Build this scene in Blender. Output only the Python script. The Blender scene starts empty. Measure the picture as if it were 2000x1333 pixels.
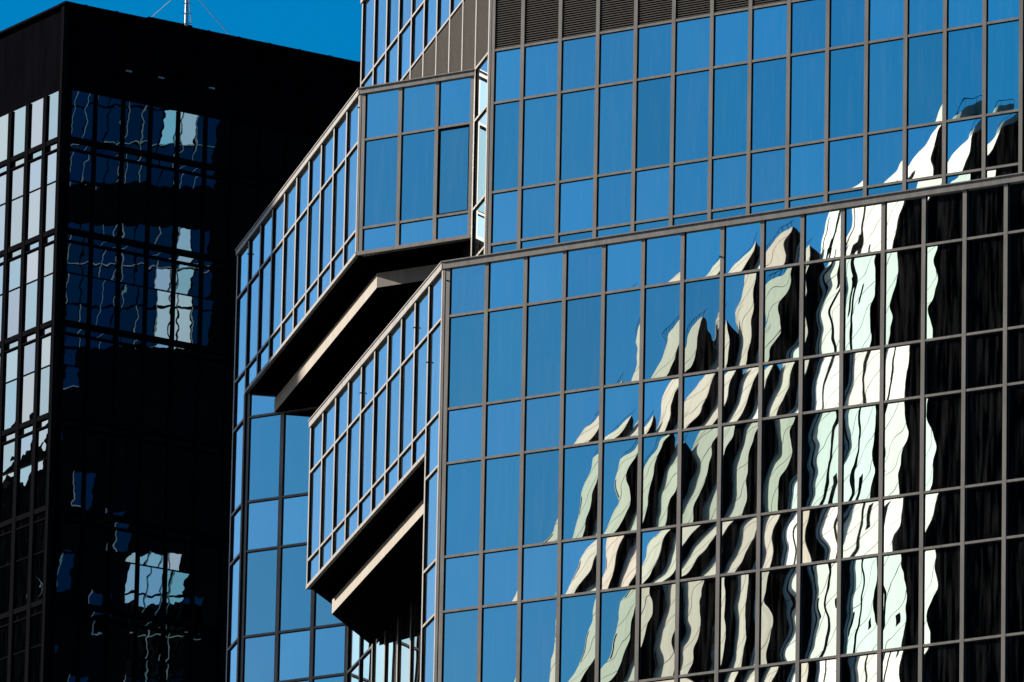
import bpy, bmesh, math, random
from mathutils import Vector, Matrix

random.seed(7)
SC = bpy.context.scene
COL = SC.collection
EYE = 1.7                                   # camera height above the street

# ------------------------------------------------------------------ camera
cam_d = bpy.data.cameras.new('camera')
cam_d.sensor_width = 36.0
cam_d.lens = 353.0
cam_d.clip_start = 1.0
cam_d.clip_end = 9000.0
cam = bpy.data.objects.new('camera', cam_d)
COL.objects.link(cam)
cam.matrix_world = (Matrix.Translation((0, 0, EYE)) @ Matrix.Rotation(math.radians(90 + 15.3435), 4, 'X')
                    @ Matrix.Rotation(math.radians(1.1159), 4, 'Z'))
SC.camera = cam

# ------------------------------------------------------------------ sky, sun, exposure
SUN_AZ, SUN_EL = math.radians(158.0), math.radians(24.0)      # azimuth counter-clockwise from +X
sdir = Vector((math.cos(SUN_AZ) * math.cos(SUN_EL), math.sin(SUN_AZ) * math.cos(SUN_EL), math.sin(SUN_EL)))
world = bpy.data.worlds.new('World')
SC.world = world
world.use_nodes = True
wn, wl = world.node_tree.nodes, world.node_tree.links
wn.clear()
sky = wn.new('ShaderNodeTexSky')
sky.sky_type = 'NISHITA'
sky.sun_disc = False
sky.sun_elevation = SUN_EL
sky.sun_rotation = math.atan2(sdir.x, sdir.y) % (2 * math.pi)
sky.altitude = 0
sky.air_density = 1.0
sky.dust_density = 3.2
sky.ozone_density = 5.0
hs = wn.new('ShaderNodeHueSaturation')
hs.inputs['Saturation'].default_value = 1.8
hs.inputs['Hue'].default_value = 0.493
bg = wn.new('ShaderNodeBackground')
bg.inputs['Strength'].default_value = 0.05
wo = wn.new('ShaderNodeOutputWorld')
wl.new(sky.outputs[0], hs.inputs['Color'])
wl.new(hs.outputs[0], bg.inputs['Color'])
wl.new(bg.outputs[0], wo.inputs['Surface'])
sun_d = bpy.data.lights.new('sun', 'SUN')
sun_d.energy = 5.0
sun_d.angle = math.radians(0.53)
sun_d.color = (1.0, 0.93, 0.83)
sun = bpy.data.objects.new('sun', sun_d)
COL.objects.link(sun)
sun.rotation_euler = sdir.to_track_quat('Z', 'Y').to_euler()
SC.view_settings.view_transform = 'Standard'
SC.view_settings.look = 'None'
SC.view_settings.gamma = 1.0
SC.view_settings.exposure = 1.4
SC.view_settings.use_curve_mapping = False
SC.cycles.max_bounces = 8
SC.cycles.glossy_bounces = 6
SC.cycles.diffuse_bounces = 2

# ------------------------------------------------------------------ materials
def mat(name):
    m = bpy.data.materials.new(name)
    m.use_nodes = True
    nt = m.node_tree
    return m, nt, nt.nodes['Principled BSDF']

def worn(name, col, rough=0.5, metal=0.0, var=0.18, scale=2.0, streak=True, spec=0.5):
    """plain surface with blotches and vertical weather streaks"""
    m, nt, b = mat(name)
    N, L = nt.nodes, nt.links
    geo = N.new('ShaderNodeNewGeometry')
    mp = N.new('ShaderNodeMapping')
    mp.inputs['Scale'].default_value = (scale * 3, scale * 3, scale * (0.5 if streak else 3))
    L.new(geo.outputs['Position'], mp.inputs['Vector'])
    nz = N.new('ShaderNodeTexNoise')
    nz.inputs['Scale'].default_value = 1.0
    nz.inputs['Detail'].default_value = 6
    nz.inputs['Roughness'].default_value = 0.65
    L.new(mp.outputs[0], nz.inputs['Vector'])
    rp = N.new('ShaderNodeValToRGB')
    rp.color_ramp.elements[0].position = 0.3
    rp.color_ramp.elements[1].position = 0.7
    lo = tuple(c * (1 - var) * k for c, k in zip(col, (1.0, 0.97, 0.93)))
    hi = tuple(min(1, c * (1 + var)) for c in col)
    rp.color_ramp.elements[0].color = (*lo, 1)
    rp.color_ramp.elements[1].color = (*hi, 1)
    L.new(nz.outputs['Fac'], rp.inputs['Fac'])
    L.new(rp.outputs['Color'], b.inputs['Base Color'])
    b.inputs['Roughness'].default_value = rough
    b.inputs['Metallic'].default_value = metal
    b.inputs['Specular IOR Level'].default_value = spec
    return m

def plain(name, col, rough=0.6, metal=0.0, spec=0.5):
    m, nt, b = mat(name)
    b.inputs['Base Color'].default_value = (*col, 1)
    b.inputs['Roughness'].default_value = rough
    b.inputs['Metallic'].default_value = metal
    b.inputs['Specular IOR Level'].default_value = spec
    return m

def mirror_glass(name, tint, rough, curve, twist, vcurve, tilt, wave, wscale=1.6, dirt=0.045, coat=1.0):
    """coated glass whose panes are very slightly bowed, twisted and wavy, each one differently"""
    m, nt, b = mat(name)
    N, L = nt.nodes, nt.links

    def mth(op, a, c=None, v2=None):
        n = N.new('ShaderNodeMath')
        n.operation = op
        for k, x in enumerate((a, c, v2)):
            if x is None:
                continue
            if isinstance(x, (int, float)):
                n.inputs[k].default_value = x
            else:
                L.new(x, n.inputs[k])
        return n.outputs[0]

    tc = N.new('ShaderNodeTexCoord')
    oi = N.new('ShaderNodeObjectInfo')
    sp = N.new('ShaderNodeSeparateXYZ')
    L.new(tc.outputs['Generated'], sp.inputs[0])
    u = mth('MULTIPLY_ADD', sp.outputs['X'], 2.0, -1.0)
    v = mth('MULTIPLY_ADD', sp.outputs['Z'], 2.0, -1.0)
    wnz = N.new('ShaderNodeTexWhiteNoise')
    wnz.noise_dimensions = '1D'
    L.new(oi.outputs['Random'], wnz.inputs['W'])
    rs = N.new('ShaderNodeSeparateColor')
    L.new(wnz.outputs['Color'], rs.inputs[0])
    r1 = mth('SUBTRACT', rs.outputs[0], 0.5)
    r2 = mth('SUBTRACT', rs.outputs[1], 0.5)
    r3 = mth('SUBTRACT', rs.outputs[2], 0.5)
    off = N.new('ShaderNodeCombineXYZ')
    L.new(mth('MULTIPLY', rs.outputs[0], 90.0), off.inputs[0])
    L.new(mth('MULTIPLY', rs.outputs[1], 90.0), off.inputs[1])
    L.new(mth('MULTIPLY', rs.outputs[2], 90.0), off.inputs[2])
    va = N.new('ShaderNodeVectorMath')
    va.operation = 'ADD'
    L.new(tc.outputs['Object'], va.inputs[0])
    L.new(off.outputs[0], va.inputs[1])
    nz = N.new('ShaderNodeTexNoise')
    nz.inputs['Scale'].default_value = wscale
    nz.inputs['Detail'].default_value = 1.6
    nz.inputs['Roughness'].default_value = 0.4
    L.new(va.outputs[0], nz.inputs['Vector'])
    ns = N.new('ShaderNodeSeparateColor')
    L.new(nz.outputs['Color'], ns.inputs[0])
    n1 = mth('SUBTRACT', ns.outputs[0], 0.5)
    n2 = mth('SUBTRACT', ns.outputs[1], 0.5)
    # slope of the pane, sideways and upwards; bow is stronger towards the edges
    cu = mth('MULTIPLY', u, mth('MULTIPLY_ADD', r3, curve * 0.9, curve))
    v3 = mth('MULTIPLY', mth('MULTIPLY', v, v), v)
    sv = mth('ADD', mth('MULTIPLY', v, 0.75), mth('MULTIPLY', v3, 0.55))
    oc = N.new('ShaderNodeSeparateColor')               # the object's colour carries how far this pane is twisted
    L.new(oi.outputs['Color'], oc.inputs[0])
    tw = mth('MULTIPLY', sv, mth('MULTIPLY', oc.outputs[0], mth('MULTIPLY_ADD', r2, -twist * 1.3, -twist)))
    gx = mth('ADD', mth('ADD', cu, tw), mth('ADD', mth('MULTIPLY', r1, tilt), mth('MULTIPLY', n1, wave)))
    gz = mth('ADD', mth('ADD', mth('MULTIPLY', v, vcurve), mth('MULTIPLY', u, -twist * 0.4)),
             mth('ADD', mth('MULTIPLY', r2, tilt), mth('MULTIPLY', n2, wave)))
    tv = N.new('ShaderNodeVectorTransform')
    tv.vector_type = 'VECTOR'
    tv.convert_from, tv.convert_to = 'OBJECT', 'WORLD'
    tv.inputs[0].default_value = (1, 0, 0)
    s1 = N.new('ShaderNodeVectorMath')
    s1.operation = 'SCALE'
    L.new(tv.outputs[0], s1.inputs[0])
    L.new(gx, s1.inputs['Scale'])
    cz = N.new('ShaderNodeCombineXYZ')
    L.new(gz, cz.inputs[2])
    geo = N.new('ShaderNodeNewGeometry')
    a1 = N.new('ShaderNodeVectorMath')
    a1.operation = 'ADD'
    L.new(geo.outputs['Normal'], a1.inputs[0])
    L.new(s1.outputs[0], a1.inputs[1])
    a2 = N.new('ShaderNodeVectorMath')
    a2.operation = 'ADD'
    L.new(a1.outputs[0], a2.inputs[0])
    L.new(cz.outputs[0], a2.inputs[1])
    nm = N.new('ShaderNodeVectorMath')
    nm.operation = 'NORMALIZE'
    L.new(a2.outputs[0], nm.inputs[0])
    L.new(nm.outputs[0], b.inputs['Normal'])
    # coating differs a little from pane to pane
    hsv = N.new('ShaderNodeHueSaturation')
    hsv.inputs['Color'].default_value = (*tint, 1)
    L.new(mth('MULTIPLY_ADD', r3, 0.24, 1.0), hsv.inputs['Value'])
    L.new(mth('MULTIPLY_ADD', r1, 0.03, 0.5), hsv.inputs['Hue'])
    L.new(mth('MULTIPLY_ADD', r2, 0.5, 1.0), hsv.inputs['Saturation'])
    L.new(hsv.outputs[0], b.inputs['Base Color'])
    b.inputs['Metallic'].default_value = 1.0
    b.inputs['Roughness'].default_value = rough
    b.inputs['Coat Weight'].default_value = coat           # the clear front surface of the glass
    b.inputs['Coat IOR'].default_value = 1.52
    b.inputs['Coat Roughness'].default_value = 0.0
    L.new(nm.outputs[0], b.inputs['Coat Normal'])
    # thin film of dust, runs of dried water
    dm = N.new('ShaderNodeMapping')
    dm.inputs['Scale'].default_value = (9, 9, 0.7)
    L.new(va.outputs[0], dm.inputs['Vector'])
    dn = N.new('ShaderNodeTexNoise')
    dn.inputs['Scale'].default_value = 1.0
    dn.inputs['Detail'].default_value = 5
    L.new(dm.outputs[0], dn.inputs['Vector'])
    dr = N.new('ShaderNodeMapRange')
    dr.inputs['From Min'].default_value = 0.45
    dr.inputs['From Max'].default_value = 0.8
    dr.inputs['To Max'].default_value = dirt
    L.new(dn.outputs['Fac'], dr.inputs['Value'])
    df = N.new('ShaderNodeBsdfDiffuse')
    df.inputs['Color'].default_value = (0.45, 0.44, 0.42, 1)
    mx = N.new('ShaderNodeMixShader')
    L.new(dr.outputs[0], mx.inputs[0])
    L.new(b.outputs[0], mx.inputs[1])
    L.new(df.outputs[0], mx.inputs[2])
    L.new(mx.outputs[0], N['Material Output'].inputs['Surface'])
    return m

M = {}
M['frame'] = worn('bronze_grey_aluminium', (0.105, 0.09, 0.074), 0.5, 0.15, 0.36, 1.6)
M['rubber_shade'] = plain('black_gasket_and_shade', (0.004, 0.004, 0.004), 0.7, 0, 0.2)  # gasket rubber, and the shade painted on the frames' unlit sides
M['vision'] = mirror_glass('vision_glass', (0.36, 0.54, 0.54), 0.0, .0022, .0016, .0012, .0026, .0056, 0.9)
M['spandrel'] = mirror_glass('spandrel_glass', (0.50, 0.63, 0.64), 0.006, .0022, .0020, .0018, .0030, .0056, 0.9)
M['core'] = plain('dark_slab_edge', (0.006, 0.006, 0.007), 0.8, 0, 0.2)
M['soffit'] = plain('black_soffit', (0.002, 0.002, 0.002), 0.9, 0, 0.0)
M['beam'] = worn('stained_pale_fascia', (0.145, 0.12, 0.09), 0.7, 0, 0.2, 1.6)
M['slat'] = worn('bronze_louvre', (0.02, 0.016, 0.013), 0.7, 0.0, 0.15, 2.0, True, 0.2)
M['lip'] = worn('louvre_lip', (0.075, 0.062, 0.050), 0.7, 0.0, 0.2, 2.0, True, 0.2)
M['black_metal'] = plain('black_metal', (0.004, 0.004, 0.005), 0.8, 0, 0.0)
M['black_clad'] = worn('black_cladding', (0.002, 0.002, 0.003), 0.8, 0, 0.3, 0.6, True, 0.0)
M['dark_glass'] = mirror_glass('dark_tinted_glass', (0.030, 0.068, 0.105), 0.0, .0016, .0012, .0010, .0014, .0060, 2.2, 0.004, 0.25)
M['roof'] = worn('grey_roofing', (0.04, 0.04, 0.04), 0.9, 0, 0.2, 0.3, False)
M['stone'] = worn('pale_stone_cladding', (0.56, 0.44, 0.36), 0.9, 0, 0.12, 0.12, True, 0.1)
M['white_clad'] = worn('white_cladding', (0.90, 0.77, 0.69), 0.8, 0, 0.06, 0.12, True, 0.1)
M['window_dark'] = plain('dark_window_band', (0.003, 0.003, 0.004), 1.0, 0, 0.0)
M['concrete'] = worn('grey_concrete', (0.30, 0.29, 0.27), 0.85, 0, 0.15, 0.2)
M['steel'] = worn('galvanised_steel', (0.40, 0.40, 0.40), 0.45, 0.6, 0.1, 3.0)

# ------------------------------------------------------------------ helpers
def link(name, me, parent=None, mtx=None):
    o = bpy.data.objects.new(name, me)
    COL.objects.link(o)
    if parent is not None:
        o.parent = parent
    if mtx is not None:
        o.matrix_local = mtx
    return o

def thing(name, label, cat, group=None, loc=(0, 0, 0)):
    o = bpy.data.objects.new(name, None)
    COL.objects.link(o)
    o.location = loc
    o.empty_display_size = 1
    o['label'] = label
    o['category'] = cat
    if group:
        o['group'] = group
    return o

def boxes_mesh(name, boxes, mats):
    """boxes: (x0,x1,y0,y1,z0,z1,material index)"""
    vs, fs, mi = [], [], []
    for (x0, x1, y0, y1, z0, z1, k) in boxes:
        n = len(vs)
        vs += [(x0, y0, z0), (x1, y0, z0), (x1, y1, z0), (x0, y1, z0), (x0, y0, z1), (x1, y0, z1), (x1, y1, z1), (x0, y1, z1)]
        fs += [(n, n + 3, n + 2, n + 1), (n + 4, n + 5, n + 6, n + 7), (n, n + 1, n + 5, n + 4), (n + 1, n + 2, n + 6, n + 5),
               (n + 2, n + 3, n + 7, n + 6), (n + 3, n, n + 4, n + 7)]
        mi += [k] * 6
    me = bpy.data.meshes.new(name)
    me.from_pydata(vs, [], fs)
    for k in mats:
        me.materials.append(M[k])
    me.polygons.foreach_set('material_index', mi)
    me.update()
    return me

CACHE = {}

def cached(key, fn):
    if key not in CACHE:
        CACHE[key] = fn()
    return CACHE[key]

def pane_mesh(wd, ht, mk):
    wd, ht = round(wd, 3), round(ht, 3)
    return cached(('pane', wd, ht, mk), lambda: boxes_mesh('pane', [(-wd / 2, wd / 2, 0, .024, 0, ht, 0)], [mk]))

def mullion_mesh(wd, dep, ht, fr='frame'):
    wd, dep, ht = round(wd, 3), round(dep, 3), round(ht, 3)
    g = .018
    return cached(('mull', wd, dep, ht, fr), lambda: boxes_mesh('mullion', [
        (-wd / 2, wd / 2, 0, .011, 0, ht, 0), (-wd / 2 + .003, wd / 2 - .003, .011, dep - .012, .001, ht - .001, 1),  # web coloured black as its unlit sides; the gasket follows
        (-wd / 2 - g, wd / 2 + g, dep - .012, dep + .03, 0.001, ht - .001, 1)], [fr, 'rubber_shade']))

def transom_mesh(ln, dep, ht, fr='frame', g=.022):
    ln, dep, ht = round(ln, 3), round(dep, 3), round(ht, 3)
    return cached(('tran', ln, dep, ht, fr, g), lambda: boxes_mesh('transom', [
        (-ln / 2, ln / 2, 0, .011, 0, ht, 0), (-ln / 2 + .001, ln / 2 - .001, .011, dep - .012, .003, ht - .003, 1),  # black web puts shade into the rail's underside; the gasket follows
        (-ln / 2 + .001, ln / 2 - .001, dep - .012, dep + .03, -g, ht + .008, 1)], [fr, 'rubber_shade']))

def slats_mesh(wd, ht, pitch):
    def make():
        vs, fs, lip = [], [], []
        n = int(ht / pitch)
        for i in range(n):
            z = i * pitch + .01
            k = len(vs)
            # blade leaning out and down, with a turned-down front lip
            prof = [(0, z), (0, z + .017), (.05, z + .058), (.05, z + .05), (.010, z + .012), (.010, z)]
            for x in (-wd / 2, wd / 2):
                vs += [(x, y, q) for y, q in prof]
            m = len(prof)
            for j in range(m):
                a, b = k + j, k + (j + 1) % m
                fs.append((a, b, b + m, a + m))
                lip.append(1 if j == 0 else 0)
            lip += [0, 0]
            fs.append(tuple(k + j for j in range(m)))
            fs.append(tuple(k + m + j for j in reversed(range(m))))
        me = bpy.data.meshes.new('louvre')
        me.from_pydata(vs, [], fs)
        me.materials.append(M['slat'])
        me.materials.append(M['lip'])
        me.polygons.foreach_set('material_index', lip)
        me.update()
        bm = bmesh.new()
        bm.from_mesh(me)
        bmesh.ops.recalc_face_normals(bm, faces=bm.faces)
        bm.to_mesh(me)
        bm.free()
        return me
    return cached(('slats', round(wd, 3), round(ht, 3), pitch), make)

def prism_mesh(name, poly, z0, z1, mats, side_idx=0, bot_idx=0, top_idx=0, edge_idx=None):
    """poly: world xy, counter-clockwise seen from above"""
    area = sum(poly[i][0] * poly[(i + 1) % len(poly)][1] - poly[(i + 1) % len(poly)][0] * poly[i][1] for i in range(len(poly)))
    order = list(range(len(poly)))
    if area < 0:
        order = order[::-1]
    pl = [poly[i] for i in order]
    n = len(pl)
    vs = [(x, y, z0) for x, y in pl] + [(x, y, z1) for x, y in pl]
    fs = [tuple(reversed(range(n))), tuple(range(n, 2 * n))]
    mi = [bot_idx, top_idx]
    for i in range(n):
        j = (i + 1) % n
        fs.append((i, j, j + n, i + n))
        k = side_idx
        if edge_idx:
            e = frozenset((order[i], order[j]))
            k = edge_idx.get(e, side_idx)
        mi.append(k)
    me = bpy.data.meshes.new(name)
    me.from_pydata(vs, [], fs)
    for k in mats:
        me.materials.append(M[k])
    me.polygons.foreach_set('material_index', mi)
    me.update()
    return me

# ------------------------------------------------------------------ ground
def grid_mesh(name, x0, x1, y0, y1, n, fz, mk):
    vs, fs = [], []
    for j in range(n + 1):
        for i in range(n + 1):
            x = x0 + (x1 - x0) * i / n
            y = y0 + (y1 - y0) * j / n
            vs.append((x, y, fz(x, y)))
    for j in range(n):
        for i in range(n):
            a = j * (n + 1) + i
            fs.append((a, a + 1, a + n + 2, a + n + 1))
    me = bpy.data.meshes.new(name)
    me.from_pydata(vs, [], fs)
    me.materials.append(mk)
    me.update()
    return me

M['asphalt'] = worn('grey_asphalt', (0.06, 0.06, 0.062), 0.9, 0, 0.3, 0.05, False)
g = link('ground', grid_mesh('ground', -4000, 4000, -4000, 4000, 4, lambda x, y: 0.0, M['asphalt']))
g['kind'] = 'structure'

M['woods'] = worn('dark_woodland', (0.022, 0.032, 0.016), 1.0, 0, 0.5, 0.02, False, 0.1)
from mathutils import noise as mno

def hill_z(x, y):
    dx, dy = x + 500.0, y - 610.0
    rr = math.hypot(dx / 330.0, dy / 300.0)
    h = 226.5 * max(0.0, 1 - rr * rr) ** 0.8
    if h <= 0:
        return -2.0
    n = mno.fractal(Vector((x * .02, y * .02, 0)), 1.0, 2.0, 5)
    t = mno.fractal(Vector((x * .13, y * .13, 3)), 0.8, 2.1, 3)
    return h * (1 + .05 * n) + 5.0 * t - 2.0

hl = link('hill', grid_mesh('hill', -840, -160, 300, 920, 150, hill_z, M['woods']))
hl['kind'] = 'structure'

# ------------------------------------------------------------------ the mirror-glass tower
W_ = 1.2                                      # plan module, metres
AL = 0.5639010
OX, OY = -0.7798, 261.3992                    # corner of the upper main front
UFD = Vector((math.cos(AL), -math.sin(AL)))   # along the front
NIN = Vector((math.sin(AL), math.cos(AL)))    # into the building

def P2(a, b):
    return Vector((OX, OY)) + UFD * (a * W_) + NIN * (b * W_)

def P3(a, b, z):
    q = P2(a, b)
    return Vector((q.x, q.y, z + EYE))

def Z(z):
    return z + EYE

H, HS, Z0 = 3.99743, 1.47070, 74.35819        # storey, spandrel height, a spandrel's lower edge
aL, bL = 2.4002, -5.4645                      # corner of the lower block
uA, uB = -4.1686, 1.0602                      # corner of the upper bay
DEP = .055                                    # frames stand this far proud of the glass
CM = W_ * math.sqrt(2)                        # pane width on the diagonal faces

tower = thing('glass_tower', 'faceted blue mirror-glass office tower with cantilevered bays and pale metal window frames', 'tower',
              loc=(OX, OY, 0))
TINV = Matrix.Translation((-OX, -OY, 0))

def frame_matrix(a, b, da, db):
    """local x along (da,db) (seen from outside: to the right), y into the wall, z up"""
    n = math.hypot(da, db)
    x = (UFD * da + NIN * db) / n
    o = P2(a, b)
    return Matrix(((x.x, -x.y, 0, o.x), (x.y, x.x, 0, o.y), (0, 0, 1, 0), (0, 0, 0, 1)))

def facade(root, inv, name, mtx, length, zlo, zhi, cols, rows, cell, mull_w=.115, tran_h=.066, dep=DEP, glass=None, fr='frame',
           back_mat='core', first_row_closed=False, mull_range=None, gask=.022, back_y=.03, twf=None, keep=None):
    """one plane of curtain wall. cols: x of mullion right edges, rows: lower edges of the transoms, top to bottom;
    cell(i,j) -> 'vision' | 'spandrel' | 'louvre' | None for the cell right of mullion i (-1 = from the end), above row j"""
    back = link(name, boxes_mesh(name, [(0.02, length - .02, dep + back_y, dep + back_y + .12, Z(zlo), Z(zhi), 0)], [back_mat]), root, inv @ mtx)
    for i, c in enumerate(cols):
        z0, z1 = (zlo, zhi) if mull_range is None else mull_range(i)
        if z1 - z0 < .05:
            continue
        link('mullion', mullion_mesh(mull_w, dep, z1 - z0, fr), back, Matrix.Translation((c - mull_w / 2, 0, Z(z0))))
    far_g, far_t = [], []                                  # cells outside the view: joined
    tops = [zhi] + [r for r in rows[:-1]]
    for i in range(len(cols) - 1):
        x0, x1 = cols[i], cols[i + 1] - mull_w
        for j, zr in enumerate(rows):
            k = cell(i, j)
            if k is None:
                continue
            zt = tops[j]
            if keep is not None and not keep(i, j):
                far_t.append((x0, x1, .003, dep, Z(zr), Z(zr) + tran_h, 0))
                far_g.append((x0 - .015, x1 + .015, dep, dep + .024, Z(zr + tran_h - .004), Z(zt + .004), 0 if k == 'vision' else 1))
                continue
            link('transom', transom_mesh(x1 - x0, dep - .003, tran_h, fr, gask), back, Matrix.Translation(((x0 + x1) / 2, .003, Z(zr))))
            pz0, pz1 = zr + tran_h - .004, zt + .004
            if k == 'louvre':
                s = link('louvre', slats_mesh(x1 - x0 - .03, pz1 - pz0 - .03, .066), back, Matrix.Translation(((x0 + x1) / 2, .012, Z(pz0 + .01))))
                s['kind'] = 'stuff'
                continue
            gm = k if glass is None else glass(k)
            pn = link('pane', pane_mesh(x1 - x0 + .03, pz1 - pz0, gm), back, Matrix.Translation(((x0 + x1) / 2, dep, Z(pz0))))
            if twf:
                pn.color = (twf(i), 0, 0, 1)
    if far_g:
        for nm, bx, ms in (('glazing', far_g, ['vision', 'spandrel']), ('rails', far_t, [fr])):
            o = link(nm, boxes_mesh(nm, bx, ms), back)
            o['kind'] = 'stuff'
    return back

def bar(name, mtx, x0, x1, y0, y1, z0, z1, mk, root=tower, inv=TINV):
    return link(name, boxes_mesh(name, [(x0, x1, y0, y1, Z(z0), Z(z1), 0)], [mk]), root, inv @ mtx)

RS = [Z0 + (1 - k) * H for k in range(0, 9)]            # lower edges of spandrel rows: S1, S3, T1, T3 ...
RT = [Z0 + HS - k * H for k in range(0, 9)]             # lower edges of vision rows: S2, (hidden), T2, T4 ...
S1, S3, T1, T3, T5, T7, T9 = RS[0], RS[1], RS[2], RS[3], RS[4], RS[5], RS[6]
S2, T0, T2, T4, T6, T8 = RT[0], RT[1], RT[2], RT[3], RT[4], RT[5]
CAPB, CAPT = 71.704, 71.915
UCB, UCT = 79.719, 79.90
LSOF, USOF = 67.06, 75.10                               # undersides of the bays
FASC = .10
ZBOT = 56.9

# ---- lower block, front
LFM = frame_matrix(aL, bL, 1, 0)
NLF = 19
cols = [.219 + W_ * i for i in range(NLF)]
LFL = cols[-1] + .2
lf_rows = [T1, T2, T3, T4, T5, T6, T7]
LF = facade(tower, TINV, 'front_wall', LFM, LFL, T7, CAPB, cols, lf_rows, lambda i, j: 'spandrel' if j % 2 == 0 else 'vision',
            twf=lambda i: 1.0 if i < 7 else max(.18, 1.0 - .3 * (i - 6)),
            keep=lambda i, j: i < 15 and (j < 6 or i >= 7))
bar('coping', LFM, -.03, LFL, -.035, .3, CAPB, CAPT - .03, 'frame')
bar('coping', LFM, -.045, LFL, -.06, .3, CAPT - .03, CAPT, 'frame')
bar('corner_post', LFM, .012, .075, -.004, .09, T7, CAPB, 'frame')
bar('joint', LFM, .075, .104, .03, .09, T7, CAPB, 'rubber_shade')

# ---- lower block, diagonal face (bay, and the shaft strip beside the corner)
LCA, LCB = aL - 10, bL + 10
LCM = frame_matrix(LCA, LCB, 1, -1)
LCLEN = 10 * CM
ccols = [.085] + [CM * i + .055 for i in range(1, 10)] + [LCLEN - .012]
def lc_cell(i, j):
    if i == 9:
        return ('spandrel', 'vision', 'spandrel', 'vision', 'spandrel', 'vision', 'spandrel')[j]
    return ('spandrel', 'vision', None, None, None, None, None)[j]
LC = facade(tower, TINV, 'diagonal_wall', LCM, LCLEN, LSOF, CAPB, ccols, lf_rows, lc_cell, mull_w=.13,
            mull_range=lambda i: (T7 if i >= 9 else LSOF + FASC, CAPB))
for i in range(9):                                       # short row above the bay's lower edge
    x0, x1 = ccols[i], ccols[i + 1] - .13
    link('pane', pane_mesh(x1 - x0 + .03, T2 - LSOF - FASC + .008, 'spandrel'), LC, Matrix.Translation(((x0 + x1) / 2, DEP, Z(LSOF + FASC - .004))))
bar('fascia', LCM, -.03, 9 * CM - .02, -.012, .20, LSOF, LSOF + FASC, 'frame')
bar('coping', LCM, -.05, LCLEN + .02, -.035, .3, CAPB, CAPT - .03, 'frame')
bar('coping', LCM, -.07, LCLEN + .03, -.06, .3, CAPT - .03, CAPT, 'frame')
bar('shaft_backing', LCM, 9 * CM - .07, LCLEN - .03, DEP + .03, DEP + .15, T7, LSOF - .002, 'core')

# ---- upper main front
MFM = frame_matrix(0, 0, 1, 0)
mcols = [.18] + [W_ * i - .074 for i in range(1, 14)] + [13.86 * W_]
MFL = 13.95 * W_
ZTOP = Z0 + 3 * H
ZL = Z0 + 2 * H
S0 = 79.853
mf_rows = [ZL, S0, S1, S2, S3, T0]
MF = facade(tower, TINV, 'front_wall', MFM, MFL, T0, ZTOP, mcols, mf_rows,
            lambda i, j: ('vision', 'louvre', 'spandrel', 'vision', 'spandrel', 'vision')[j], twf=lambda i: .6, keep=lambda i, j: j != 0)
bar('corner_post', MFM, .012, .062, -.004, .09, T0, ZTOP, 'frame')
bar('coping', MFM, -.03, MFL, -.04, .3, ZTOP, ZTOP + .2, 'frame')

# ---- main diagonal wall
MCM = frame_matrix(-10.07, 10.07, 1, -1)
MCLEN = 10.07 * CM
dcols = [.13] + [MCLEN - CM * i + .03 for i in range(9, 0, -1)] + [MCLEN - .01]
dc_rows = [ZL + 1.503, ZL, S0, S1, S2, S3, T0, T1, T2, T3, T4, T5, T6, T7]
DC = facade(tower, TINV, 'diagonal_wall', MCM, MCLEN, T7, ZTOP, dcols, dc_rows,
            lambda i, j: ('vision', 'spandrel', 'louvre', 'spandrel', 'vision', 'spandrel', 'vision', 'spandrel', 'vision', 'spandrel', 'vision', 'spandrel', 'vision', 'spandrel')[j]
            if (j < 3 or (i == 9 and j < 7) or (j == 9 and i < 2) or j >= 10) else None, mull_w=.13,
            keep=lambda i, j: j < 9 or (j in (9, 10) and i < 7))
bar('coping', MCM, -.05, MCLEN + .02, -.04, .3, ZTOP, ZTOP + .2, 'frame')

# ---- upper bay, front
UFM = frame_matrix(uA, uB, 1, 0)
UFL = (-uB - uA) * W_
ucols = [.193, .193 + W_, .193 + 2 * W_, UFL - .0]
uf_rows = [S1, S2, USOF + FASC]
UF = facade(tower, TINV, 'bay_front', UFM, UFL, USOF + FASC, UCB, ucols, uf_rows,
            lambda i, j: ('spandrel', 'vision', None)[j])
for i in range(3):
    x0, x1 = ucols[i], ucols[i + 1] - .115
    link('pane', pane_mesh(x1 - x0 + .03, S2 - USOF - FASC + .008, 'spandrel'), UF, Matrix.Translation(((x0 + x1) / 2, DEP, Z(USOF + FASC - .004))))
x0, x1 = ucols[2] + .018, ucols[3] - .115 - .018         # opening sash of the last window
zz0, zz1 = S2 + .078, S1 - .024
link('sash_frame', boxes_mesh('sash_frame', [
    (x0, x0 + .02, .016, DEP - .002, Z(zz0), Z(zz1), 0), (x1 - .02, x1, .016, DEP - .002, Z(zz0), Z(zz1), 0),
    (x0 + .02, x1 - .02, .016, DEP - .002, Z(zz0), Z(zz0) + .02, 0), (x0 + .02, x1 - .02, .016, DEP - .002, Z(zz1) - .03, Z(zz1), 0)],
    ['black_metal']), UF)
bar('fascia', UFM, -.015, UFL, -.012, .2, USOF, USOF + FASC, 'frame')
bar('coping', UFM, -.03, UFL + .02, -.035, .3, UCB, UCT - .03, 'frame')
bar('coping', UFM, -.045, UFL + .02, -.06, .3, UCT - .03, UCT, 'frame')
bar('corner_post', UFM, .012, .062, -.004, .09, USOF + FASC, UCB, 'frame')

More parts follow.
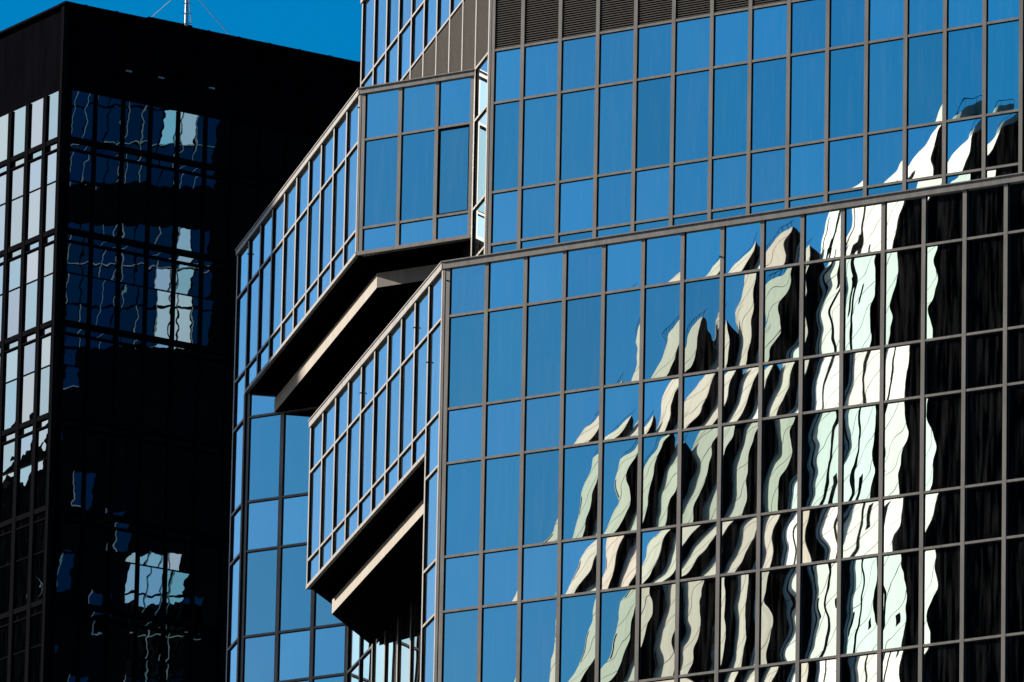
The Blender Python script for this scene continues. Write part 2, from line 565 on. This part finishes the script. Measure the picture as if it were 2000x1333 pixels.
# ---- upper bay, diagonal face with the shaft strip at its far end
UCM = frame_matrix(uA - 10, uB + 10, 1, -1)
u_cols = [.10] + [CM * i + .055 for i in range(1, 10)] + [LCLEN - .012]
uc_rows = [S1, S2, S3, T0, T1, T2, T3, T4, T5, T6, T7]
def uc_cell(i, j):
    t = 'spandrel' if j % 2 == 0 else 'vision'
    return t if (i == 0 or j < 2) else None
UC = facade(tower, TINV, 'diagonal_wall', UCM, LCLEN, USOF, UCB, u_cols, uc_rows, uc_cell, mull_w=.13, keep=lambda i, j: j < 9,
            mull_range=lambda i: (T7 if i <= 1 else USOF + FASC, UCB))
for i in range(1, 10):
    x0, x1 = u_cols[i], u_cols[i + 1] - .13
    link('pane', pane_mesh(x1 - x0 + .03, S2 - USOF - FASC + .008, 'spandrel'), UC, Matrix.Translation(((x0 + x1) / 2, DEP, Z(USOF + FASC - .004))))
bar('fascia', UCM, CM + .056, LCLEN + .01, -.012, .2, USOF, USOF + FASC, 'frame')
bar('coping', UCM, -.05, LCLEN + .02, -.035, .3, UCB, UCT - .03, 'frame')
bar('coping', UCM, -.07, LCLEN + .03, -.06, .3, UCT - .03, UCT, 'frame')
bar('shaft_backing', UCM, .02, CM + .02, DEP + .03, DEP + .15, T7, USOF - .002, 'core')

# ---- recessed left wing, front
WA, WB = uA - 9, uB + 9
WGM = frame_matrix(WA, WB, 1, 0)
WGL = (-WB + .01 - WA) * W_
wcols = [.18, 1.38, 2.58, WGL + .03]
wg_rows = [S3, T0, T1, T2, T3, T4, T5, T6, T7]
WG = facade(tower, TINV, 'wing_front', WGM, WGL, T7, USOF, wcols, wg_rows,
            lambda i, j: 'spandrel' if j % 2 == 0 else 'vision', mull_w=.125, keep=lambda i, j: j < 7)
bar('corner_post', WGM, -.03, .055, -.006, .09, T7, USOF, 'frame')

# ---- soffits with a dropped inner field
def pris(name, pts, z0, z1, mats, **k):
    me = prism_mesh(name, [tuple(P2(a, b)) for a, b in pts], Z(z0), Z(z1), mats, **k)
    return link(name, me, tower, TINV)

e = .06
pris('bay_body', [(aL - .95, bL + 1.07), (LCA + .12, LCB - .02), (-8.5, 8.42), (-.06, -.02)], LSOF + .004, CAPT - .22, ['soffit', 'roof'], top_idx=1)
pris('shaded_upstand', [(-7.11, 4.94), (-7.95, 7.88), (-.06, -.01), (1.1, -3.29)], 66.79, LSOF + .002, ['soffit'])  # upper part of the beam, fascia shade put in as soffit black
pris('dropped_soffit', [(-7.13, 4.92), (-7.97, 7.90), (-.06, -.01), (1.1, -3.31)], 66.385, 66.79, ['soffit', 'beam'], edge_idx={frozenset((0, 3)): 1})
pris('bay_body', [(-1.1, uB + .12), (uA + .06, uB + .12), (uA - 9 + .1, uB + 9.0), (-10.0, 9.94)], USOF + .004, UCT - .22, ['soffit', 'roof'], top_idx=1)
pris('shaded_upstand', [(-12.26, 10.02), (-4.06, 1.83), (-1.9, 1.83), (-10.05, 9.98)], 74.80, USOF + .002, ['soffit'])  # here too the shaded part of the beam is coloured black
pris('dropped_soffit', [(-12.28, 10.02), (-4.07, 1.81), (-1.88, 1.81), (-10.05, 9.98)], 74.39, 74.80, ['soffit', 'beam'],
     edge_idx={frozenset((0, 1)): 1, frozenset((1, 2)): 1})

# ---- solid cores behind the curtain walls, down to the street
B1 = 34
pris('core', [(.22, .22), (13.9, .22), (13.9, B1), (-9.9, B1), (-9.9, 10.34)], -EYE + .02, ZTOP + .19, ['core', 'roof'], top_idx=1)
pris('core', [(uA - 9.85, uB + 9.99), (WA + .14, WB + .15), (-9.95, WB + .15), (-9.95, B1), (uA - 9.85, B1)], -EYE + .02, UCT - .05, ['core', 'roof'], top_idx=1)
pris('core', [(aL + .16, bL + .16), (aL + LFL / W_ - .1, bL + .16), (aL + LFL / W_ - .1, .1), (.3, .1), (aL - .86, bL + 1.1)], -EYE + .02, CAPT - .03, ['core', 'roof'], top_idx=1)

# ---- hidden far side: the wing's outer wall, mirrored by the dark tower
SWM = frame_matrix(uA - 10, B1, 0, -1)
SWL = (B1 - uB - 10) * W_
scols = [.12 + 1.25 * i for i in range(int((SWL - .2) / 1.25) + 1)]
sw = []
sm = []
for c in scols:
    sm.append((c - .11, c, 0, .06, Z(30), Z(UCB), 0))
for r in RS[:12] + RT[:12]:
    if r > 30 and r < UCB:
        sm.append((0, SWL, .004, .06, Z(r), Z(r) + .09, 0))
sb = link('side_wall', boxes_mesh('side_wall', [(0, SWL, .05, .2, .05, Z(UCB), 0)], ['vision']), tower, TINV @ SWM)
so = link('side_frames', boxes_mesh('side_frames', sm, ['frame']), sb)
so['kind'] = 'stuff'

# ---- small cleaning-cradle hooks on the frames
for mtx, x, z in ((LFM, .15, 71.37), (LFM, 8.52, 70.9), (LCM, 8.02 * CM, 71.0), (LCM, 4.02 * CM, 70.95), (LCM, 9.02 * CM, 69.6), (UCM, 9.98 * CM, 79.35), (UCM, 1.02 * CM, 79.3)):
    hk = link('hook', cached('hook', lambda: boxes_mesh('hook', [(-.02, .02, -.03, .01, -.012, .012, 0), (-.008, .008, -.045, -.028, -.03, .012, 0)], ['black_metal'])),
              tower, TINV @ mtx @ Matrix.Translation((x, 0, Z(z))))

# ------------------------------------------------------------------ the dark tower behind
DCX, DCY = -17.527, 372.0
dark = thing('dark_tower', 'black clad office tower with dark tinted windows and a mast on its roof', 'tower', loc=(DCX, DCY, 0))
DINV = Matrix.Translation((-DCX, -DCY, 0))
AN = math.radians(33.0)
RD = Vector((math.cos(AN), math.sin(AN)))
LD = Vector((-RD.y, RD.x))
DT = 115.27

def dmat(s, t, xd):
    o = Vector((DCX, DCY)) + RD * s + LD * t
    return Matrix(((xd.x, -xd.y, 0, o.x), (xd.y, xd.x, 0, o.y), (0, 0, 1, 0), (0, 0, 0, 1)))

DWR, DWL = 26.3, 22.0
drows = []
zt = 109.477
tall0 = 110.024
drows.append(tall0)
dkinds = ['tall']
for k in range(7):
    b0 = zt - 3.683 * k
    drows += [109.552 - 3.683 * k, b0 - 1.209, b0 - 3.122]
    dkinds += ['slit', 'short', 'tall']

def dark_facade(name, mtx, length, first, pitch, mw, flip):
    n = int((length - abs(first)) / pitch)
    back = link(name, boxes_mesh(name, [(0.01, length, .10, .4, .02, Z(DT), 0)], ['black_clad']), dark, DINV @ mtx)
    xs = []
    for i in range(n):
        if flip:                               # panes counted from the right-hand corner
            x1 = length - first - pitch * i
            x0 = x1 - (pitch - mw)
        else:
            x0 = first + pitch * i
            x1 = x0 + pitch - mw
        if x0 < .1:
            break
        xs.append((x0, x1))
    zlow = drows[-1]
    zhigh = 111.88
    ends = sorted(xs)
    for a, b in zip(ends[:-1], ends[1:]):
        link('mullion', cached(('dm', round(b[0] - a[1], 3)), lambda: boxes_mesh('mullion', [((a[1] - b[0]) / 2, (b[0] - a[1]) / 2, 0, .12, 0, zhigh - zlow + .3, 0)], ['black_metal'])),
             back, Matrix.Translation(((a[1] + b[0]) / 2, 0, Z(zlow - .3))))
    rest = []
    for (x0, x1) in xs:
        wd = x1 - x0
        near = (length - x1 < 5.0) if flip else (x0 < 12.5)
        for k, (zr, kd) in enumerate(zip(drows, dkinds)):
            if kd == 'tall':
                top = 111.88 if k == 0 else drows[k - 1] - .06
                xa, xb = x0, x1
            elif kd == 'slit':
                top = zr + .20
                xa, xb = (x0 + wd * .3, x1) if flip else (x0, x1 - wd * .08)
            else:
                top = zr + 1.148
                xa, xb = x0, x1
            if not near:
                rest.append((xa, xb, .075, .099, Z(zr), Z(top), 0))
                continue
            link('pane', pane_mesh(xb - xa, top - zr, 'dark_glass'), back, Matrix.Translation(((xa + xb) / 2, .075, Z(zr))))
    o = link('glazing', boxes_mesh('glazing', rest, ['dark_glass']), back)
    o['kind'] = 'stuff'
    for k, zr in enumerate(drows):             # projecting slab edges
        if dkinds[k] == 'tall' and k > 0 or k == 0:
            link('slab_edge', cached(('de', round(length, 2), 1), lambda: boxes_mesh('slab_edge', [(0.0, length, .02, .13, 0, .20, 0)], ['black_metal'])), back, Matrix.Translation((0, 0, Z(zr - .215))))
        elif dkinds[k] == 'slit':
            link('slab_edge', cached(('de', round(length, 2), 2), lambda: boxes_mesh('slab_edge', [(0.0, length, .03, .13, 0, .06, 0)], ['black_metal'])), back, Matrix.Translation((0, 0, Z(zr - .068))))
        else:
            link('slab_edge', cached(('de', round(length, 2), 3), lambda: boxes_mesh('slab_edge', [(0.0, length, .05, .13, 0, .052, 0)], ['black_metal'])), back, Matrix.Translation((0, 0, Z(zr - .057))))
    return back

DR = dark_facade('front_wall', dmat(0, 0, RD), DWR, .313, 1.25, .13, False)
DL = dark_facade('side_wall', dmat(0, DWL, -LD), DWL, .206, 1.335, .26, True)
link('corner_post', boxes_mesh('corner_post', [(-.12, .10, -.06, .12, .02, Z(DT - .1), 0)], ['black_metal']), dark, DINV @ dmat(0, 0, RD))
dp = [tuple(Vector((DCX, DCY)) + RD * s + LD * t) for s, t in ((.3, .3), (DWR, .3), (DWR, DWL), (.3, DWL))]
link('core', prism_mesh('core', dp, .02, Z(DT - .4), ['black_clad', 'roof'], top_idx=1), dark, DINV)
for mtx, ln in ((dmat(0, 0, RD), DWR), (dmat(0, DWL, -LD), DWL)):
    link('parapet_cap', boxes_mesh('parapet_cap', [(-.1, ln + .1, -.08, .4, Z(DT), Z(DT) + .09, 0)], ['black_metal']), dark, DINV @ mtx)
    for i in range(int(ln / 1.4)):
        link('parapet_clip', cached('clip', lambda: boxes_mesh('parapet_clip', [(-.06, .06, -.1, .1, 0, .05, 0)], ['black_metal'])), dark, DINV @ mtx @ Matrix.Translation((.9 + 1.4 * i, .1, Z(DT) + .088)))
for s in (2.935, 4.404, 6.722):
    link('vent_flap', cached('vent', lambda: boxes_mesh('vent_flap', [(-.13, .13, .02, .12, 0, .06, 0)], ['steel'])), dark, DINV @ dmat(0, 0, RD) @ Matrix.Translation((s, 0, Z(113.06))))
hut = [(-14.6, 379.3), (-12.9, 380.4), (-13.7, 381.6), (-15.4, 380.5)]
link('roof_hut', prism_mesh('roof_hut', hut, Z(DT - .4), Z(117.08), ['black_clad']), dark, DINV)

# ---- mast with guy wires on its roof
def tube_mesh(name, pts, rads, mk, seg=8):
    vs, fs = [], []
    for i, (p, r) in enumerate(zip(pts, rads)):
        p = Vector(p)
        d = (Vector(pts[min(i + 1, len(pts) - 1)]) - Vector(pts[max(i - 1, 0)])).normalized()
        q = d.to_track_quat('Z', 'Y')
        for k in range(seg):
            t = 2 * math.pi * k / seg
            vs.append(p + q @ Vector((r * math.cos(t), r * math.sin(t), 0)))
    for i in range(len(pts) - 1):
        for k in range(seg):
            a, b = i * seg + k, i * seg + (k + 1) % seg
            fs.append((a, b, b + seg, a + seg))
    fs.append(tuple(reversed(range(seg))))
    fs.append(tuple(range((len(pts) - 1) * seg, len(pts) * seg)))
    me = bpy.data.meshes.new(name)
    me.from_pydata([tuple(v) for v in vs], [], fs)
    me.materials.append(M[mk])
    me.update()
    return me

MX, MY = -13.14, 380.0
mast = thing('antenna_mast', 'slim steel antenna mast with rungs and guy wires on the dark tower roof', 'antenna', loc=(MX, MY, Z(DT - .4)))
MI = Matrix.Translation((-MX, -MY, -Z(DT - .4)))
link('pole', tube_mesh('pole', [(MX, MY, Z(DT - .42)), (MX, MY, Z(121)), (MX, MY, Z(126))], [.07, .055, .03], 'steel'), mast, MI)
for i in range(14):
    z = Z(116.2 + .42 * i)
    link('rung', cached('rung', lambda: boxes_mesh('rung', [(-.20, .20, -.015, .015, -.012, .012, 0)], ['steel'])), mast, MI @ Matrix.Translation((MX, MY, z)))
for (x, y, z) in ((-17.2, 380.6, DT + .0), (-9.9, 380.0, DT - .05), (-12.6, 388, DT)):
    link('guy_wire', tube_mesh('guy_wire', [(MX, MY, Z(118.6)), (x, y, Z(z - .4))], [.014, .014], 'steel', 5), mast, MI)

# ------------------------------------------------------------------ buildings seen only in the mirror glass
V1 = Vector((.1891069, -.98195651))
V2 = Vector((.98195651, .1891069))
PX, PY = -563.339 + .20, -21.727 - 1.03
pale = thing('stepped_tower', 'very tall pale stone tower with stepped bays, mirrored in the blue glass front', 'tower', loc=(PX, PY, 0))
PINV = Matrix.Translation((-PX, -PY, 0))
q = Vector((PX, PY))
zt = 231.80
for i in range(3):
    a = q.copy()
    b = q + V2 * 12.6
    c = b + V1 * 3.1
    # bay: pale flank, dark glazed front, roof falling away behind the flank's edge
    hi_, lo_ = Z(zt), Z(zt - 2.2)
    d = b + V1 * 3.1
    e_ = a + V1 * 3.1
    me = bpy.data.meshes.new('stone_bay')
    me.from_pydata([(*a, .02), (*b, .02), (*d, .02), (*e_, .02), (*a, hi_), (*b, hi_), (*d, lo_), (*e_, lo_)], [],
                   [(0, 3, 2, 1), (4, 5, 6, 7), (0, 1, 5, 4), (1, 2, 6, 5), (2, 3, 7, 6), (3, 0, 4, 7)])
    for k in ('stone', 'window_dark', 'roof'):
        me.materials.append(M[k])
    me.polygons.foreach_set('material_index', [0, 2, 0, 1, 0, 0])
    bm = bmesh.new()
    bm.from_mesh(me)
    bmesh.ops.recalc_face_normals(bm, faces=bm.faces)
    bm.to_mesh(me)
    bm.free()
    link('stone_bay', me, pale, PINV)
    ra, rb_ = e_, e_ + V2 * 12.5
    link('rear_block', prism_mesh('rear_block', [tuple(ra), tuple(rb_), tuple(rb_ + V1 * 20), tuple(ra + V1 * 20)], .02, Z(zt - 2.6), ['window_dark', 'roof'], top_idx=1), pale, PINV)
    # recessed window strip and thin joints on the flank
    fm = Matrix(((V2.x, V1.x, 0, a.x), (V2.y, V1.y, 0, a.y), (0, 0, 1, 0), (0, 0, 0, 1)))
    fl = int(zt / 3.6)
    bx = []
    for k in range(fl - 22, fl):
        z = k * 3.6
        bx.append((.6, 1.3, -.06, .02, Z(z), Z(z) + 1.9, 0)) if k % 2 else None
        bx.append((0.0, 12.6, -.025, .02, Z(z) + 3.2, Z(z) + 3.28, 0))
    wv = link('flank_windows', boxes_mesh('flank_windows', bx, ['window_dark']), pale, PINV @ fm)
    wv['kind'] = 'stuff'
    rail = []
    for k in range(8):
        rail.append((.3 + k * 1.6, .36 + k * 1.6, .2, .26, Z(zt), Z(zt) + 1.3, 0))
    rail.append((.3, 12.3, .2, .26, Z(zt) + 1.25, Z(zt) + 1.32, 0))
    link('roof_railing', boxes_mesh('roof_railing', rail, ['black_metal']), pale, PINV @ fm)
    q = c
    zt += 5.5
a = q.copy()
b = a + V2 * 27.0
wt = 248.9
poly = [tuple(a), tuple(b), tuple(b + V1 * 30), tuple(a + V1 * 30)]
link('white_block', prism_mesh('white_block', poly, .02, Z(wt), ['white_clad', 'window_dark', 'roof'], top_idx=2, edge_idx={frozenset((1, 2)): 1}), pale, PINV)
fm = Matrix(((V2.x, V1.x, 0, a.x), (V2.y, V1.y, 0, a.y), (0, 0, 1, 0), (0, 0, 0, 1)))
bx = []
for x0, x1 in ((2.2, 2.9), (11.4, 13.0)):
    bx.append((x0, x1, -.08, .02, Z(100), Z(wt - 3), 0))
rr = random.Random(5)
for k in range(14):                                  # odd openings and plant grilles
    x0 = rr.uniform(4.8, 22)
    z = rr.uniform(130, wt - 8)
    bx.append((x0, x0 + rr.uniform(.8, 2.4), -.07, .02, Z(z), Z(z) + rr.uniform(1.2, 4.5), 0))
for k in range(40):
    z = 100 + 3.6 * k
    if z < wt - 2:
        bx.append((0, 27, -.03, .02, Z(z), Z(z) + .07, 0))
sl = link('slots', boxes_mesh('slots', bx, ['window_dark']), pale, PINV @ fm)
sl['kind'] = 'stuff'
tk = b + V1 * 3.6 - V2 * 4.2
tp = [tuple(tk + Vector((3.0 * math.cos(t), 3.0 * math.sin(t)))) for t in [2 * math.pi * k / 24 for k in range(24)]]
link('roof_tank', prism_mesh('roof_tank', tp, Z(wt - .1), Z(wt + 1.6), ['concrete']), pale, PINV)
ring = [(2.8 * math.cos(2 * math.pi * k / 24), 2.8 * math.sin(2 * math.pi * k / 24), Z(wt + 2.3)) for k in range(25)]
link('tank_railing', tube_mesh('tank_railing', ring, [.05] * 25, 'black_metal', 6), pale, PINV @ Matrix.Translation((tk.x, tk.y, 0)))
for k in range(6):
    t = 2 * math.pi * k / 6
    link('railing_post', cached('rpost', lambda: boxes_mesh('railing_post', [(-.03, .03, -.03, .03, 0, .8, 0)], ['black_metal'])), pale,
         PINV @ Matrix.Translation((tk.x + 2.8 * math.cos(t), tk.y + 2.8 * math.sin(t), Z(wt + 1.55))))

# tower to the west whose shadow lies over the left wing
s2 = Vector((sdir.x, sdir.y)).normalized()
SL = Vector((s2.dot(UFD), s2.dot(NIN)))                # towards the sun, in plan modules
EL = Vector((-SL.y, SL.x))
E0 = EL.dot(Vector((-10.8, 7.66)))
def shp(t, ee):
    return tuple(P2(SL.x * t / W_ + EL.x * ee, SL.y * t / W_ + EL.y * ee))
sp = [shp(120, E0), shp(150, E0), shp(150, E0 - 38), shp(120, E0 - 38)]
shade = thing('slab_block', 'plain grey concrete tower block standing west of the glass tower', 'tower', loc=(sp[0][0], sp[0][1], 0))
SI = Matrix.Translation((-sp[0][0], -sp[0][1], 0))
link('wall', prism_mesh('wall', sp, .02, 129.6, ['concrete', 'roof'], top_idx=1), shade, SI)
link('parapet', prism_mesh('parapet', sp, 129.58, 130.3, ['concrete', 'roof'], top_idx=1), shade, SI)

# navy glass block east of the dark tower, seen only in the dark tower's front panes
RX = Vector((.902, -.428)).normalized()
NQ = Vector((-RX.y, RX.x))
NO = Vector((DCX, DCY)) + RX * 50.0
navy = thing('navy_block', 'dark navy glass block with pale window frames, mirrored in the black tower front', 'building', loc=(NO.x, NO.y, 0))
NI = Matrix.Translation((-NO.x, -NO.y, 0))
ox = -RX.x, -RX.y
xa = -NQ                                            # to the right seen from outside
NM = Matrix(((xa.x, RX.x, 0, NO.x), (xa.y, RX.y, 0, NO.y), (0, 0, 1, 0), (0, 0, 0, 1)))
M['navy'] = mirror_glass('navy_glass', (0.004, 0.022, 0.060), 0.01, .002, .002, .002, .004, .006, 1.6, 0.002, 0.0)
M['clear_mirror'] = mirror_glass('clear_mirror_glass', (0.86, 0.93, 0.96), 0.0, .002, .002, .002, .004, .006)
M['pale_frame'] = worn('pale_frames', (0.20, 0.21, 0.21), 0.6, 0, 0.1, 2.0)
wall = link('wall', boxes_mesh('wall', [(-16, 8, .06, 14, .02, 150, 0)], ['black_clad']), navy, NI @ NM)
fr, nv, br = [], [], []
DZ = 14.7 + EYE
for k in range(-7, 7):                               # s runs along the dark front, q = .85 s along this wall
    for j in range(0, 24):
        zlo_, zhi_ = 111.6 - 1.84 * j, 111.6 - 1.84 * j + 1.72
        q0, q1 = .80 * k + .04, .80 * (k + 1) - .04
        zf = (zlo_ + zhi_) / 2
        sf = (q0 + q1) / 2 / .85
        black = (106.0 < zf < 108.4 and sf < 6.2) or sf > 7.3 or (zf < 101.4 and sf > 2.6 and not zf < 90.4) or (97 < zf < 98.5) or (zf < 100 and (k + 3 * j) % 5 != 0) or zf < 79
        bright = (109.9 < zf < 111.8 and 3.8 < sf < 5.9) or (101.0 < zf < 106.4 and 4.6 < sf < 6.0) or (101 < zf < 104.8 and 3.7 < sf < 5.0) or (84.5 < zf < 90.4 and 2.6 < sf < 5.9)
        if black and not bright:
            continue
        bxx = (-q1, -q0, .03, .07, zlo_ + DZ, zhi_ + DZ, 0)
        (br if bright else nv).append(bxx)
        if (k + j // 3) % 3 != 1:
            fr.append((-q0 - .028, -q0 + .028, -.03, .05, zlo_ + DZ - .06, zhi_ + DZ + .06, 0))
        if j % 3 == 1:
            fr.append((-q1 - .0, -q0 + .0, -.02, .05, zlo_ + DZ - .06, zlo_ + DZ, 0))
for nm_, bxs, mk in (('navy_panes', nv, 'navy'), ('mirror_panes', br, 'clear_mirror'), ('pale_frames', fr, 'pale_frame')):
    o = link(nm_, boxes_mesh(nm_, bxs, [mk]), navy, NI @ NM)
    o['kind'] = 'stuff'
